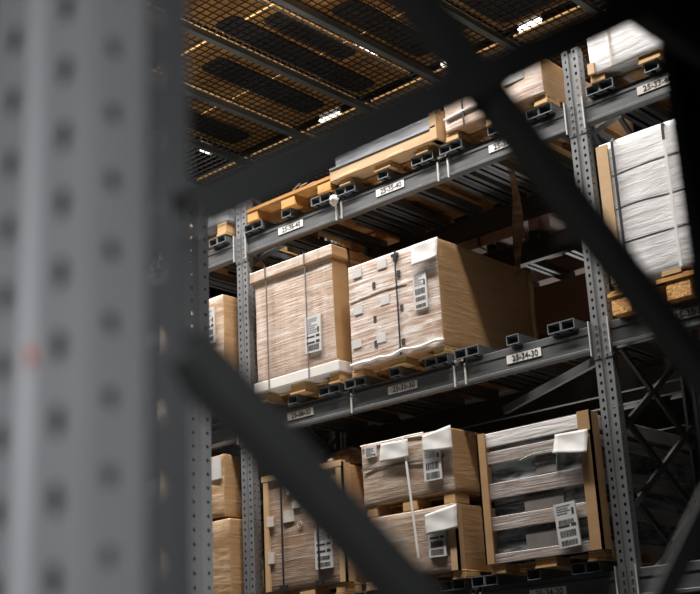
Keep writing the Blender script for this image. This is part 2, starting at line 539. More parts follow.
def post(parent, cx, cy, z0, z1, face=-1, m=None, holes=(-9, -9), name='post', big=1.0, prof=None):
    """perforated upright; face=-1 shows its grooved front to -Y, +1 to +Y; real holes between the two heights of 'holes'"""
    b = MB()
    P = 0.05
    pts = [(cx + px, cy - face * py) for px, py in (prof or RACK)]
    n = int(round((z1 - z0) / P))
    ha = min(max(holes[0], z0), z1); hb = min(max(holes[1], z0), z1)
    ia = int(round((ha - z0) / P)); ib = int(round((hb - z0) / P))
    for si in range(len(pts) - 1):
        A, B = pts[si], pts[si + 1]
        Ln = math.hypot(B[0] - A[0], B[1] - A[1])
        ux, uy = (B[0] - A[0]) / Ln, (B[1] - A[1]) / Ln
        def Q(s, z):
            return (A[0] + ux * s, A[1] + uy * s, z)
        plain = []
        if si not in HOLES or ib <= ia:
            plain = [(z0, z1)]
        else:
            if ia > 0: plain.append((z0, z0 + ia * P))
            if ib < n: plain.append((z0 + ib * P, z1))
        for a, c in plain:
            b.quad(Q(0, a), Q(Ln, a), Q(Ln, c), Q(0, c))
        if si in HOLES and ib > ia:
            hs, hz, hw, hh = HOLES[si]
            if hs is None: hs = Ln - 0.018
            hw *= big; hh *= big
            for k in range(ia, ib):
                zc = z0 + (k + 0.5) * P
                c = [Q(0, zc - P / 2), Q(Ln, zc - P / 2), Q(Ln, zc + P / 2), Q(0, zc + P / 2)]
                N = 12
                ring = [Q(hs + hw * math.cos(math.pi * (2 * j + 1) / N - math.pi), zc + hz + hh * math.sin(math.pi * (2 * j + 1) / N - math.pi)) for j in range(N)]
                vs = c + ring
                f = []
                # ring runs from angle -165 upward; corners split it in four arcs of three
                arcs = [(0, [0, 1, 2]), (1, [3, 4, 5]), (2, [6, 7, 8]), (3, [9, 10, 11])]
                for ci, ar in arcs:
                    f.append((ci, 4 + ar[1], 4 + ar[0]))
                    f.append((ci, 4 + ar[2], 4 + ar[1]))
                    f.append((ci, (ci + 1) % 4, 4 + (ar[2] + 1) % N, 4 + ar[2]))
                b.add(vs, f)
    o = b.build(name, m or M['post'], parent)
    so = o.modifiers.new('sheet', 'SOLIDIFY')
    so.thickness = 0.0025; so.offset = 0
    return o


def foot(parent, cx, cy):
    b = MB(); b.box(cx - 0.08, cx + 0.08, cy - 0.03, cy + 0.14, FLOOR, FLOOR + 0.012)
    return b.build('foot_plate', M['post'], parent)


def upright_frame(name, label, cx, front, rear, z1, holes, group='rack uprights', braces=None, m=None, bm_=None, detail=True):
    """two posts facing outwards (front to -Y, rear to +Y) tied by X braces"""
    t = thing(name, label, 'rack frame', (cx, front, FLOOR), group)
    post(t, cx, front, FLOOR + 0.012, z1, -1, m, holes if detail else (-9, -9))
    post(t, cx, rear, FLOOR + 0.012, z1, 1, m)
    foot(t, cx, front); foot(t, cx, rear - 0.11)
    a, c = front + 0.10, rear - 0.10
    for (zl, zh) in braces:
        MB().channel((cx + 0.012, a, zl), (cx + 0.012, c, zh), 0.036, 0.022, (-1, 0, 0)).build('brace', bm_ or M['brace'], t)
        MB().channel((cx - 0.012, a, zh), (cx - 0.012, c, zl), 0.036, 0.022, (1, 0, 0)).build('brace', bm_ or M['brace'], t)
    return t


POSTX = (-5.96, -2.985, 0.0, 2.98)
cross = [1.305 + 0.457 * k for k in range(-5, 6)]
braces = [(zc - 0.29, zc + 0.29) for zc in cross]
upright_frame('upright_frame', 'tall perforated grey upright frame left of the lidded carton', -2.985, 0, 1.06, 3.84, (0.4, 3.9), braces=braces)
upright_frame('upright_frame', 'tall perforated grey upright frame right of the slatted crate', 0.0, 0, 1.06, 3.84, (0.3, 4.3), braces=braces)
upright_frame('upright_frame', 'upright frame hidden at the far left end of the rack', -5.96, 0, 1.06, 3.84, (9, 9), braces=braces, detail=False)
upright_frame('upright_frame', 'upright frame beyond the white load at the right end of the rack', 2.98, 0, 1.06, 3.84, (9, 9), braces=braces, detail=False)

BAYS = {'left': (-5.96, -2.985), 'middle': (-2.985, 0.0), 'right': (0.0, 2.98)}
LEVELS = {'lower': 0.53, 'middle': 1.93, 'upper': 3.33}
BH = 0.16


def lettering(parent, txt, x, y, z, size):
    cu = bpy.data.curves.new('lettering', 'FONT')
    cu.body = txt; cu.size = size; cu.extrude = 0.0008
    cu.align_x = 'CENTER'; cu.align_y = 'CENTER'
    cu.materials.append(M['ink'])
    o = bpy.data.objects.new('lettering', cu)
    COL.objects.link(o)
    o.parent = parent
    base = root_loc(parent)
    o.location = (x - base.x, y - base.y, z - base.z)
    o.rotation_euler = (math.pi / 2, 0, 0)
    return o


def rack_beam(bay, level, y=0.0, labels=(), clips=(), face=-1, rear=False):
    x0, x1 = BAYS[bay]
    x0 += 0.060; x1 -= 0.060
    z = LEVELS[level]
    pos = ('rear ' if rear else 'front ')
    txt = 'long grey %sbeam of the %s shelf level in the %s bay' % (pos, level, bay)
    t = thing('rack_beam', txt, 'beam', ((x0 + x1) / 2, y, z), 'rack beams')
    b = MB()
    b.box(x0, x1, y, y + 0.05, z, z + 0.125)
    b.box(x0, x1, y + 0.012, y + 0.05, z + 0.125, z + BH)
    bevel(b.build('beam_body', M['beam_shaded'] if rear else M['beam'], t), 0.003, 1)
    if rear:
        return t
    b = MB(); b.box(x0, x1, y - 0.011, y, z, z + 0.022)
    bevel(b.build('lower_lip', M['beam'], t), 0.003, 1)
    b = MB(); b.box(x0, x1, y - 0.004, y, z + 0.110, z + 0.126)
    b.build('upper_lip', M['beam'], t)
    for s, xe in ((1, x0), (-1, x1)):
        b = MB()
        b.box(min(xe, xe + s * 0.006), max(xe, xe + s * 0.006), y - 0.020, y + 0.05, z - 0.03, z + BH + 0.02)
        b.box(min(xe, xe - s * 0.05), max(xe, xe - s * 0.05), y - 0.005, y - 0.0015, z - 0.05, z + BH + 0.01)
        e = b.build('end_connector', M['post'], t)
        b = MB(); b.box(min(xe, xe + s * 0.008), max(xe, xe + s * 0.008), y - 0.026, y - 0.018, z - 0.03, z + BH + 0.02)
        b.build('pale_edge', M['plate'], e)['label'] = 'pale worn connector edge'
        for k in range(5):
            b = MB()
            b.tube([(xe - s * 0.034, y - 0.012, z - 0.03 + 0.045 * k), (xe - s * 0.034, y - 0.005, z - 0.03 + 0.045 * k)], 0.006, 8)
            b.build('rivet', M['rivet'], e)
    for (lx, text, bright) in labels:
        b = MB(); b.box(lx - 0.125, lx + 0.125, y - 0.005, y - 0.001, z + 0.056, z + 0.108)
        l = b.build('location_label', M['label_bright' if bright else 'label'], t)
        lettering(l, text, lx + 0.01, y - 0.0065, z + 0.081, 0.052)
    for (cx, wide) in clips:
        b = MB()
        for e in ((-wide / 2, wide / 2) if wide else (0,)):
            b.box(cx + e - 0.006, cx + e + 0.006, y - 0.016, y - 0.0055, z - 0.006, z + BH)
            b.box(cx + e - 0.006, cx + e + 0.006, y - 0.016, y + 0.012, z + BH - 0.03, z + BH + 0.004)
        if wide:
            b.box(cx - wide / 2, cx + wide / 2, y - 0.016, y - 0.010, z + BH - 0.012, z + BH + 0.004)
        cl = b.build('beam_clip', M['plate'], t)
        cl['label'] = 'pale safety clip hooked over the beam'
    return t


SLOT = {'middle': (-2.47, -1.53, -0.59), 'right': (0.55, 1.49, 2.43), 'left': (-5.45, -4.51, -3.57)}
rack_beam('middle', 'middle', labels=[(-2.43, '25-36-30', False), (-1.497, '25-35-30', False), (-0.54, '25-34-30', True)], clips=[(-1.94, 0.0), (-1.02, 0.085)])
rack_beam('middle', 'upper', labels=[(-2.46, '25-36-40', True), (-1.50, '25-35-40', True), (-0.535, '25-34-40', True)], clips=[(-1.97, 0.05), (-1.03, 0.085)])
rack_beam('middle', 'lower', labels=[(-2.43, '25-36-20', True), (-1.50, '25-35-20', True), (-0.526, '25-34-20', True)], clips=[(-1.02, 0.05)])
rack_beam('right', 'middle', labels=[(0.56, '25-33-30', False)], clips=[])
rack_beam('right', 'upper', labels=[(0.55, '25-33-40', False)], clips=[])
rack_beam('right', 'lower')
rack_beam('left', 'middle'); rack_beam('left', 'upper'); rack_beam('left', 'lower')
for bay in BAYS:
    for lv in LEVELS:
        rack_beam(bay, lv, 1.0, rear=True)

# a strut under the middle beam and two under the upper one, level and slanting back into the rack
t = MB().bar((-1.20, 0.70, 1.90), (-0.075, 0.075, 1.90), 0.05, 0.03, (0, 0, 1)).build('plan_brace', M['brace'])
tag(t, 'flat grey strut slanting back under the beam above the slatted crate', 'brace')

# ------------------------------------------------------------------ support channels
BARH = 0.06
OFF = (-0.40, -0.305, 0.0, 0.30, 0.395)


def support_bar(x, z, label, src=[None]):
    if src[0] is None:
        t = thing('pallet_support_bar', label, 'support bar', (x, -0.03, z), 'support channels')
        b = MB()
        h = 0.045
        b.box(x - h, x - h + 0.004, -0.03, 1.05, z, z + BARH)
        b.box(x + h - 0.004, x + h, -0.03, 1.05, z, z + BARH)
        b.box(x - h, x + h, -0.03, 1.05, z + BARH - 0.004, z + BARH)
        b.box(x - h, x - 0.012, -0.03, 1.05, z, z + 0.004)
        b.box(x + 0.012, x + h, -0.03, 1.05, z, z + 0.004)
        bar = b.build('channel', M['galv'], t)
        b = MB()
        for a, c, d, e in ((x - h - 0.001, x - h + 0.004, z, z + BARH + 0.001), (x + h - 0.004, x + h + 0.001, z, z + BARH + 0.001), (x - h, x + h, z + BARH - 0.004, z + BARH + 0.001), (x - h, x + h, z, z + 0.005)):
            b.box(a, c, -0.034, -0.0302, d, e)
        b.build('end_rim', M['rim'], t)
        src[0] = t
        return t
    return copy_thing(src[0], (x, -0.03, z), label, 'support channels')


ORD = ('first', 'second', 'third', 'fourth', 'fifth')
WHAT = {('middle', 'middle', 0): 'under the lidded carton with the white base', ('middle', 'middle', 1): 'under the film wrapped stack with a paper sheet',
        ('middle', 'middle', 2): 'on the empty middle shelf place', ('middle', 'upper', 0): 'under the empty orange pallet',
        ('middle', 'upper', 1): 'under the low carton tray on top', ('middle', 'upper', 2): 'under the filmed planks on top',
        ('middle', 'lower', 0): 'under the tall brown box below', ('middle', 'lower', 1): 'under the two tier box stack',
        ('middle', 'lower', 2): 'under the slatted crate', ('right', 'upper', 0): 'under the white load on the upper beam',
        ('left', 'middle', 2): 'under the left carton by the upright', ('left', 'upper', 2): 'under the pallet at upper left',
        ('left', 'lower', 2): 'under the double box at lower left'}
for (bay, lv, k), what in WHAT.items():
    zb = LEVELS[lv] + BH + 0.0
    for j, of in enumerate(OFF):
        x = SLOT[bay][k] + of
        support_bar(x, zb, 'grey steel channel %s, %s from the left' % (what, ORD[j]))


# ------------------------------------------------------------------ pallets
def make_pallet(name, label, cx, y0, z0, h, wood='wood', w=0.80, dep=1.2, blk=(0.10, 0.145, 0.10), block=None, bf=0.62, base=True, inset=0.12):
    t = thing(name, label, 'pallet', (cx, y0, z0), 'pallets')
    mt = M[wood]
    zb = z0 + (h * 0.14 if base else 0)
    zt = z0 + h * (0.14 if base else 0) + h * bf
    zf = z0 + h if inset > 0 else zt       # front blocks reach the load where the boards sit back
    xs = ((cx - w / 2, cx - w / 2 + blk[0]), (cx - blk[1] / 2, cx + blk[1] / 2), (cx + w / 2 - blk[2], cx + w / 2))
    for (a, c) in xs:
        for (d, e) in ((y0 + 0.006, y0 + 0.15), (y0 + dep / 2 - 0.07, y0 + dep / 2 + 0.07), (y0 + dep - 0.15, y0 + dep - 0.006)):
            q = MB(); q.box(a, c, d, e, zb, zt)
            if d < y0 + 0.01 and zf > zt: q.box(a, c, d, y0 + inset - 0.001, zt, zf)
            bevel(q.build('block', M[block] if block else mt, t), 0.004, 1)
        if base:
            q = MB(); q.box(a, c, y0, y0 + dep, z0, zb); q.build('bottom_board', mt, t)
    zs = zt + (z0 + h - zt) * 0.5
    for (d, e) in ((y0 + inset, y0 + 0.145), (y0 + dep / 2 - 0.07, y0 + dep / 2 + 0.07), (y0 + dep - 0.145, y0 + dep)):
        q = MB(); q.box(cx - w / 2, cx + w / 2, d, e, zt, zs); q.build('stringer_board', mt, t)
    nb = 5
    bw = 0.13 if inset > 0 else w / nb
    for i in range(nb):
        xc = cx - w / 2 + bw / 2 + i * (w - bw) / (nb - 1)
        q = MB(); q.box(xc - bw / 2, xc + bw / 2, y0 + inset, y0 + dep, zs, z0 + h); q.build('deck_board', mt, t)
    return t


def bar_top(lv):
    return LEVELS[lv] + BH + BARH


YF = -0.06
TM, TU, TL = bar_top('middle'), bar_top('upper'), bar_top('lower')

# ---- middle level, place one: lidded carton on a white tray
make_pallet('wooden_pallet', 'timber pallet under the lidded carton with the white base', -2.40, YF + 0.005, TM, 0.072)
z = TM + 0.072
t = thing('lidded_carton', 'tall lidded carton strapped in clear film on a white base tray', 'carton', (-2.40, YF, z), 'wrapped pallet loads')
b = MB(); b.box(-2.82, -1.985, YF - 0.01, 1.13, z, z + 0.075)
q = bevel(b.build('base_tray', M['tray_white'], t), 0.006); q['label'] = 'white base tray'
soft_box('carton_body', -2.795, -2.02, YF + 0.005, 1.115, z + 0.075, 3.09, [M['card'], M['film_a']], t, 0.006, 12, 1.3)
b = MB(); b.box(-2.83, -1.995, YF - 0.018, 1.135, 3.05, 3.135)
b.m[2] = 1
bevel(b.build('lid', [M['film_e'], M['film_a']], t), 0.008)
ship_label(t, -2.288, -2.138, 2.40, 2.662, YF - 0.004, -0.02, [(0.05, 0.20, 'bars'), (0.24, 0.29, 'dark'), (0.40, 0.44, 'dark'), (0.50, 0.93, 'text')], 3)
for sx in (-2.66, -2.265):
    strap(t, [(sx, YF - 0.012, z + 0.002), (sx, YF - 0.012, 3.05), (sx, YF - 0.022, 3.05), (sx, YF - 0.022, 3.139), (sx, 1.12, 3.139)], 0.009, M['strap_grey'])
for sy in (0.09, 0.75):
    strap(t, [(-1.978, sy, z + 0.002), (-1.99, sy, 3.05), (-1.99, sy, 3.139), (-2.8, sy, 3.139)], 0.014, side=(0, 1, 0))

# ---- middle level, place two: stack under film with a paper sheet
make_pallet('wooden_pallet', 'timber pallet under the film wrapped stack with a paper sheet', -1.49, YF + 0.005, TM, 0.045)
z = TM + 0.045
t = thing('wrapped_stack', 'tall box stack in streaky film with a paper sheet at its top corner', 'carton', (-1.49, YF, z), 'wrapped pallet loads')
soft_box('wrapped_boxes', -1.872, -1.095, YF, 0.98, z, 2.925, [M['film_e'], M['film_b']], t, 0.0045, 14, 4.1)
paper_sheet(t, (-1.285, 2.765), (-1.068, 2.775), (-1.068, 2.915), (-1.285, 2.915), YF - 0.004, 0.02)
ship_label(t, -1.297, -1.187, 2.47, 2.722, YF - 0.006, 0.0, [(0.04, 0.13, 'bars'), (0.22, 0.33, 'bars'), (0.40, 0.55, 'bars'), (0.6, 0.95, 'text')], 5)
strap(t, [(-1.440, YF - 0.011, z + 0.01), (-1.440, YF - 0.011, 2.925), (-1.440, 0.9, 2.936)], 0.009)
b = MB(); b.box(-1.47, -1.41, YF - 0.015, YF - 0.004, 2.885, 2.905); b.box(-1.455, -1.425, YF - 0.015, YF - 0.004, 2.855, 2.885)
b.build('strap_buckle', M['strap'], t)
for (sx, sz) in ((-1.785, 2.86), (-1.56, 2.865), (-1.79, 2.60), (-1.55, 2.61), (-1.815, 2.37), (-1.60, 2.36)):
    decal(t, 'carton_sticker', sx - 0.04, sx + 0.04, sz - 0.03, sz + 0.03, YF - 0.001, M['paper'], 0.0075)
for (sx, sz) in ((-1.64, 2.735), (-1.645, 2.50), (-1.65, 2.33), (-1.42, 2.76), (-1.41, 2.52), (-1.415, 2.29)):
    decal(t, 'printed_arrow', sx - 0.012, sx + 0.012, sz - 0.022, sz + 0.022, YF - 0.001, M['ink'], 0.0075)
# film folds running across the front, and the loose film skirt at its foot
b = MB(); b.bar((-1.868, YF - 0.008, 2.675), (-1.55, YF - 0.010, 2.692), 0.007, 0.004, (0, 0, 1)); b.bar((-1.55, YF - 0.010, 2.692), (-1.36, YF - 0.009, 2.685), 0.005, 0.005, (0, 0, 1)); b.build('film_fold', M['strap_white'], t)
b = MB()
N = 26
pts = []
for i in range(N):
    s = i / (N - 1)
    pts.append((-1.875 + s * 0.79, YF - 0.012 - 0.008 * math.sin(s * 23), z + 0.032 + 0.02 * noise.noise(Vector((s * 6, 0, 2)))))
b.tube(pts, 0.011, 6)
b.build('film_hem', M['strap_white'], t, smooth=True)
b = MB()
b.tube([(-1.088, 0.965, 2.30), (-1.080, 0.975, 2.45), (-1.088, 0.968, 2.6), (-1.078, 0.972, 2.78), (-1.088, 0.965, 2.90)], 0.022, 8)
b.build('film_corner', M['film_e'], t, smooth=True)

# ---- upper level
make_pallet('wooden_pallet', 'empty orange timber pallet on the upper beam beside the upright', -2.43, YF + 0.0, TU, 0.105, 'wood_orange', w=0.86, blk=(0.11, 0.14, 0.13), bf=0.77, base=False, inset=0.0)
t = MB()
for k in range(5):
    a = (-2.42 + 0.06 * k, -0.02 + 0.01 * k, TU + 0.110)
    t.tube([a, (a[0] + 0.03, a[1] - 0.01, a[2] + 0.02 + 0.01 * (k % 2)), (a[0] + 0.09, a[1], a[2] + 0.055 - 0.012 * k)], 0.004, 6)
tag(t.build('plastic_strip', M['tape'], origin=(-2.4, 0, TU + 0.105)), 'torn clear plastic strips lying on the empty orange pallet', 'plastic scrap')

make_pallet('wooden_pallet', 'timber pallet under the low carton tray on the upper beam', -1.52, YF + 0.01, TU, 0.045, 'wood')
z = TU + 0.045
t = thing('carton_tray', 'low pale carton tray of grey sheets on the upper beam', 'carton', (-1.52, YF, z), 'wrapped pallet loads')
b = MB()
b.box(-1.995, -1.02, YF - 0.005, 1.1, z, z + 0.095)
b.box(-1.90, -1.72, YF - 0.008, YF + 0.008, z, z + 0.03); b.box(-1.45, -1.30, YF - 0.008, YF + 0.008, z, z + 0.03)
bevel(b.build('tray', M['card_light'], t), 0.010)
b = MB(); b.box(-1.99, -1.025, YF - 0.012, 1.1, z + 0.090, z + 0.102); b.build('tray_rim', M['bluegrey'], t)
soft_box('sheet_pack', -1.96, -1.05, YF + 0.02, 1.05, z + 0.10, z + 0.20, [M['film_grey'], M['film_grey']], t, 0.006, 8, 2.2)
b = MB(); b.box(-1.075, -1.015, YF - 0.012, YF + 0.09, z, z + 0.23); bevel(b.build('corner_post', M['card_light'], t), 0.004)

make_pallet('wooden_pallet', 'timber pallet under the filmed planks on the upper beam', -0.56, YF + 0.005, TU, 0.055, 'wood')
z = TU + 0.058
t = thing('plank_bundle', 'pinkish load in film with a black strap on the upper beam', 'carton', (-0.56, YF, z), 'wrapped pallet loads')
soft_box('wrapped_planks', -0.95, -0.175, YF, 1.05, z, 3.885, [M['film_e'], M['film_p']], t, 0.012, 12, 7.7)
strap(t, [(-0.785, YF - 0.016, z), (-0.79, YF - 0.018, 3.885), (-0.79, 0.9, 3.897)], 0.012)
decal(t, 'shipping_label', -0.46, -0.30, 3.76, 3.86, YF - 0.008, M['paper'], 0.01)
b = MB(); b.bar((-0.945, YF - 0.014, 3.70), (-0.50, YF - 0.016, 3.735), 0.012, 0.012, (0, 0, 1)); b.build('film_fold', M['strap_white'], t)

make_pallet('wooden_pallet', 'timber pallet under the white load on the upper beam', 0.55, YF + 0.01, TU, 0.05, 'wood')
z = TU + 0.05
t = thing('white_load', 'short white filmed load with a card corner on the upper right beam', 'carton', (0.55, YF, z), 'wrapped pallet loads')
soft_box('wrapped_load', 0.165, 0.95, YF, 1.1, z, 3.98, [M['film_w'], M['film_w']], t, 0.008, 12, 9.2)
b = MB(); b.box(0.155, 0.20, YF - 0.014, YF + 0.05, z, z + 0.07); b.build('corner_post', M['card_light'], t)
strap(t, [(0.32, YF - 0.012, z), (0.32, YF - 0.012, 3.98), (0.32, 0.9, 3.986)], 0.010, M['tape'])

make_pallet('wooden_pallet', 'timber pallet with brown boards at the upper left behind the post', -3.52, YF + 0.02, TU, 0.10, 'wood')
soft_t = thing('sheet_stack', 'flat grey sheet stack on the pallet at upper left', 'carton', (-3.52, YF, TU + 0.10), 'wrapped pallet loads')
soft_box('wrapped_sheets', -3.88, -3.10, YF + 0.03, 1.0, TU + 0.10, TU + 0.22, [M['film_grey'], M['film_grey']], soft_t, 0.006, 8, 3.3)

# ---- right bay, middle level: white load on a high chip block pallet
zb = LEVELS['middle'] + BH
bp_ = make_pallet('block_pallet', 'orange pallet with big pressed chip blocks under the tall white load', 0.545, YF + 0.0, zb, 0.145, 'wood_orange', w=0.85, blk=(0.125, 0.15, 0.125), block='chip', bf=0.70, base=False, inset=0.14)
for xc in (0.18, 0.535, 0.91):
    q = MB(); q.box(max(xc - 0.115, 0.105), xc + 0.115, YF - 0.001, YF + 0.005, zb + 0.112, zb + 0.136)
    q.build('cap_board', M['wood_orange'], bp_)
t = thing('white_load', 'tall white film wrapped load with black and white straps at right', 'carton', (0.55, YF, zb + 0.145), 'wrapped pallet loads')
b = MB(); b.box(0.46, 0.58, YF - 0.004, 1.1, zb + 0.145, zb + 0.166); b.box(0.15, 0.28, YF + 0.01, 1.1, zb + 0.145, zb + 0.166); b.box(0.80, 0.92, YF + 0.01, 1.1, zb + 0.145, zb + 0.166)
b.build('slat', M['wood'], t)
zz = zb + 0.166
soft_box('wrapped_body', 0.152, 0.96, YF, 1.1, zz, 3.135, [M['film_w'], M['film_w']], t, 0.006, 14, 11.0)
for lz in (2.50, 2.715, 2.93):
    b = MB(); b.bar((0.15, YF - 0.008, lz + 0.012), (0.96, YF - 0.010, lz - 0.008), 0.003, 0.003, (0, 0, 1)); b.build('layer_seam', M['grey_ink'], t)
b = MB(); b.box(0.138, 0.225, YF - 0.020, YF - 0.008, 2.27, 3.12); b.box(0.138, 0.150, YF - 0.02, YF + 0.07, 2.27, 3.12)
q = b.build('corner_post', M['card_light'], t); q['label'] = 'orange brown card corner post'
strap(t, [(0.262, YF - 0.022, zz), (0.262, YF - 0.022, 3.12), (0.262, YF - 0.004, 3.146), (0.262, 1.0, 3.146)], 0.016)
strap(t, [(0.592, YF - 0.022, zz), (0.590, YF - 0.020, 3.02)], 0.018, M['strap_white'])
strap(t, [(0.590, YF - 0.021, 3.02), (0.590, YF - 0.018, 3.12), (0.590, 0.9, 3.146)], 0.016)

# ---- lower level, place one: tall brown box with marks and straps
make_pallet('wooden_pallet', 'timber pallet under the tall brown strapped box below', -2.381, YF + 0.005, TL, 0.075, 'wood', w=0.72)
z = TL + 0.075
t = thing('strapped_box', 'tall brown box in film with black straps on the lower level', 'carton', (-2.41, YF, z), 'wrapped pallet loads')
soft_box('wrapped_box', -2.745, -2.03, YF + 0.004, 1.05, z, 1.60, [M['film_e'], M['film_c']], t, 0.007, 12, 14.2)
for a, c, nm in ((-2.762, -2.705, 1), (-2.06, -2.0, 2)):
    q = MB(); q.box(a, c, YF - 0.012, YF + 0.004, z, 1.60)
    if nm == 2: q.box(-2.012, -2.0, YF - 0.012, YF + 0.07, z, 1.60)
    else: q.box(-2.762, -2.75, YF - 0.012, YF + 0.07, z, 1.60)
    q.build('corner_post', M['card_light'], t)
q = MB(); q.box(-2.765, -2.005, YF - 0.014, YF + 0.03, 1.575, 1.615); q.build('top_rail', M['card_light'], t)
for sx in (-2.57, -2.235):
    strap(t, [(sx, YF - 0.018, z), (sx, YF - 0.018, 1.612), (sx, 0.9, 1.622)], 0.014)
    q = MB(); q.box(sx - 0.03, sx + 0.03, YF - 0.026, YF - 0.008, z, z + 0.03); q.build('strap_buckle', M['strap'], t)
ship_label(t, -2.272, -2.118, 0.925, 1.178, YF - 0.006, 0.0, [(0.05, 0.16, 'bars'), (0.22, 0.32, 'bars'), (0.42, 0.47, 'dark'), (0.6, 0.64, 'dark'), (0.72, 0.97, 'text')], 8)
for (x0, x1, z0, z1) in ((-2.46, -2.35, 1.49, 1.55), (-2.575, -2.46, 1.27, 1.35), (-2.72, -2.66, 1.26, 1.33), (-2.72, -2.665, 1.01, 1.09)):
    decal(t, 'carton_sticker', x0, x1, z0, z1, YF - 0.006, M['tape'], 0.008)
decal(t, 'torn_paper_scrap', -2.525, -2.485, 1.455, 1.545, YF - 0.006, M['label_bright'], 0.010, 0.1)
for sx in (-2.455, -2.415):
    decal(t, 'torn_paper_scrap', sx - 0.016, sx + 0.016, 1.355, 1.40, YF - 0.006, M['label_bright'], 0.010, 0.1)
b = MB()
for k in range(10):
    a0, a1 = 2 * math.pi * k / 10, 2 * math.pi * (k + 1) / 10
    b.bar((-2.405 + 0.02 * math.cos(a0), YF - 0.014, 1.24 + 0.02 * math.sin(a0)), (-2.405 + 0.02 * math.cos(a1), YF - 0.014, 1.24 + 0.02 * math.sin(a1)), 0.006, 0.004, (0, 1, 0))
b.build('printed_ring', M['tape'], t)
# loose film bunched on top of that box
t2 = thing('film_bundle', 'dark bunched film heaped on the tall brown strapped box', 'plastic scrap', (-2.2, 0.3, 1.61))
bm = bmesh.new()
bmesh.ops.create_icosphere(bm, subdivisions=4, radius=1.0)
for v in bm.verts:
    n_ = noise.noise(v.co * 2.2) * 0.12 + noise.noise(v.co * 5.5) * 0.06
    v.co = v.co * (1 + n_)
    v.co = Vector((v.co.x * 0.17, v.co.y * 0.24, max(v.co.z, -0.1) * 0.135 + 0.025))
for f in bm.faces: f.smooth = True
me = bpy.data.meshes.new('bunched_film'); bm.to_mesh(me); bm.free(); me.materials.append(M['film_brown'])
q = bpy.data.objects.new('bunched_film', me); COL.objects.link(q); q.parent = t2

# ---- lower level, place two: two tiers
make_pallet('wooden_pallet', 'timber pallet under the two tier box stack', -1.46, YF + 0.005, TL, 0.05, 'wood')
z = TL + 0.05
t = thing('wrapped_box', 'lower filmed box of the two tier stack with a skewed paper sheet', 'carton', (-1.46, YF, z), 'wrapped pallet loads')
soft_box('box_body', -1.80, -1.10, YF + 0.004, 0.95, z, 1.20, [M['film_e'], M['film_d']], t, 0.010, 12, 17.0)
q = MB(); q.box(-1.148, -1.088, YF - 0.012, YF + 0.004, z, 1.195); q.box(-1.10, -1.088, YF - 0.012, YF + 0.05, z, 1.195); q.build('corner_post', M['card_light'], t)
paper_sheet(t, (-1.305, 1.03), (-1.06, 1.04), (-1.07, 1.19), (-1.32, 1.155), YF - 0.008, 0.015)
ship_label(t, -1.31, -1.175, 0.892, 1.055, YF - 0.008, -0.02, [(0.08, 0.28, 'bars'), (0.36, 0.58, 'bars'), (0.68, 0.74, 'dark')], 11)
make_pallet('wooden_pallet', 'flat timber pallet between the two tiers of filmed boxes', -1.46, YF + 0.005, 1.203, 0.072, 'wood', w=0.72, blk=(0.09, 0.12, 0.09), base=False, bf=0.80)
z = 1.276
t = thing('wrapped_box', 'upper filmed box of the two tier stack with barcode label and sheets', 'carton', (-1.46, YF, z), 'wrapped pallet loads')
soft_box('box_body', -1.835, -1.085, YF + 0.004, 0.95, z, 1.668, [M['film_e'], M['film_d']], t, 0.010, 12, 20.0)
paper_sheet(t, (-1.29, 1.545), (-1.055, 1.52), (-1.072, 1.675), (-1.30, 1.645), YF - 0.008, 0.015)
paper_sheet(t, (-1.655, 1.535), (-1.41, 1.53), (-1.42, 1.65), (-1.645, 1.655), YF - 0.006, 0.012)
ship_label(t, -1.308, -1.168, 1.358, 1.56, YF - 0.008, 0.0, [(0.06, 0.25, 'bars'), (0.34, 0.55, 'bars'), (0.66, 0.95, 'text')], 12)
ship_label(t, -1.79, -1.69, 1.585, 1.655, YF - 0.006, 0.0, [(0.1, 0.9, 'text')], 13)
b = MB(); b.bar((-1.83, YF - 0.009, 1.515), (-1.15, YF - 0.009, 1.49), 0.013, 0.004, (0, 0, 1)); b.build('dark_tape_band', M['strap_grey'], t)
b = MB()
for p, q in (((-1.462, YF - 0.02, 1.668), (-1.447, YF - 0.026, 1.62)), ((-1.447, YF - 0.026, 1.62), (-1.387, YF - 0.026, 0.90))):
    b.bar(p, q, 0.016, 0.004, (1, 0, 0))
tag(b.build('strap', M['strap_white'], origin=(-1.46, YF - 0.02, 1.668)), 'white strap hanging slantwise down the front of the two tier stack', 'strap')
b = MB(); b.tube([(-1.83, YF - 0.006, 1.672), (-1.6, YF - 0.01, 1.668), (-1.44, YF - 0.006, 1.672), (-1.3, YF - 0.008, 1.67)], 0.005, 6); b.build('film_hem', M['strap_white'], t)

# ---- lower level, place three: slatted crate
make_pallet('wooden_pallet', 'timber pallet under the slatted crate', -0.49, YF + 0.005, TL, 0.055, 'wood', w=0.76)
z = TL + 0.055
t = thing('slatted_crate', 'slatted crate of dark goods in film with card corner posts', 'crate', (-0.49, YF, z), 'wrapped pallet loads')
X0, X1, Y1 = -0.862, -0.115, 1.12
slats = [(z, 0.86), (0.993, 1.075), (1.18, 1.272), (1.389, 1.462), (1.493, 1.575)]
soft_box('packed_goods', X0 + 0.03, X1 - 0.03, YF + 0.03, Y1 - 0.03, z + 0.01, 1.52, [M['film_goods'], M['film_goods']], t, 0.006, 10, 23.0)
for i, (a, c) in enumerate(slats):
    q = MB()
    q.box(X0, X1, YF, YF + 0.022, a, c)
    q.box(X1 - 0.022, X1, YF + 0.022, Y1, a, c)
    q.box(X0, X0 + 0.022, YF + 0.022, Y1, a, c)
    s = q.build('slat', M['film_top'] if i == 4 else M['film_slat'], t)
    bevel(s, 0.003, 1)
    if i == 4: s['label'] = 'pale top slat'
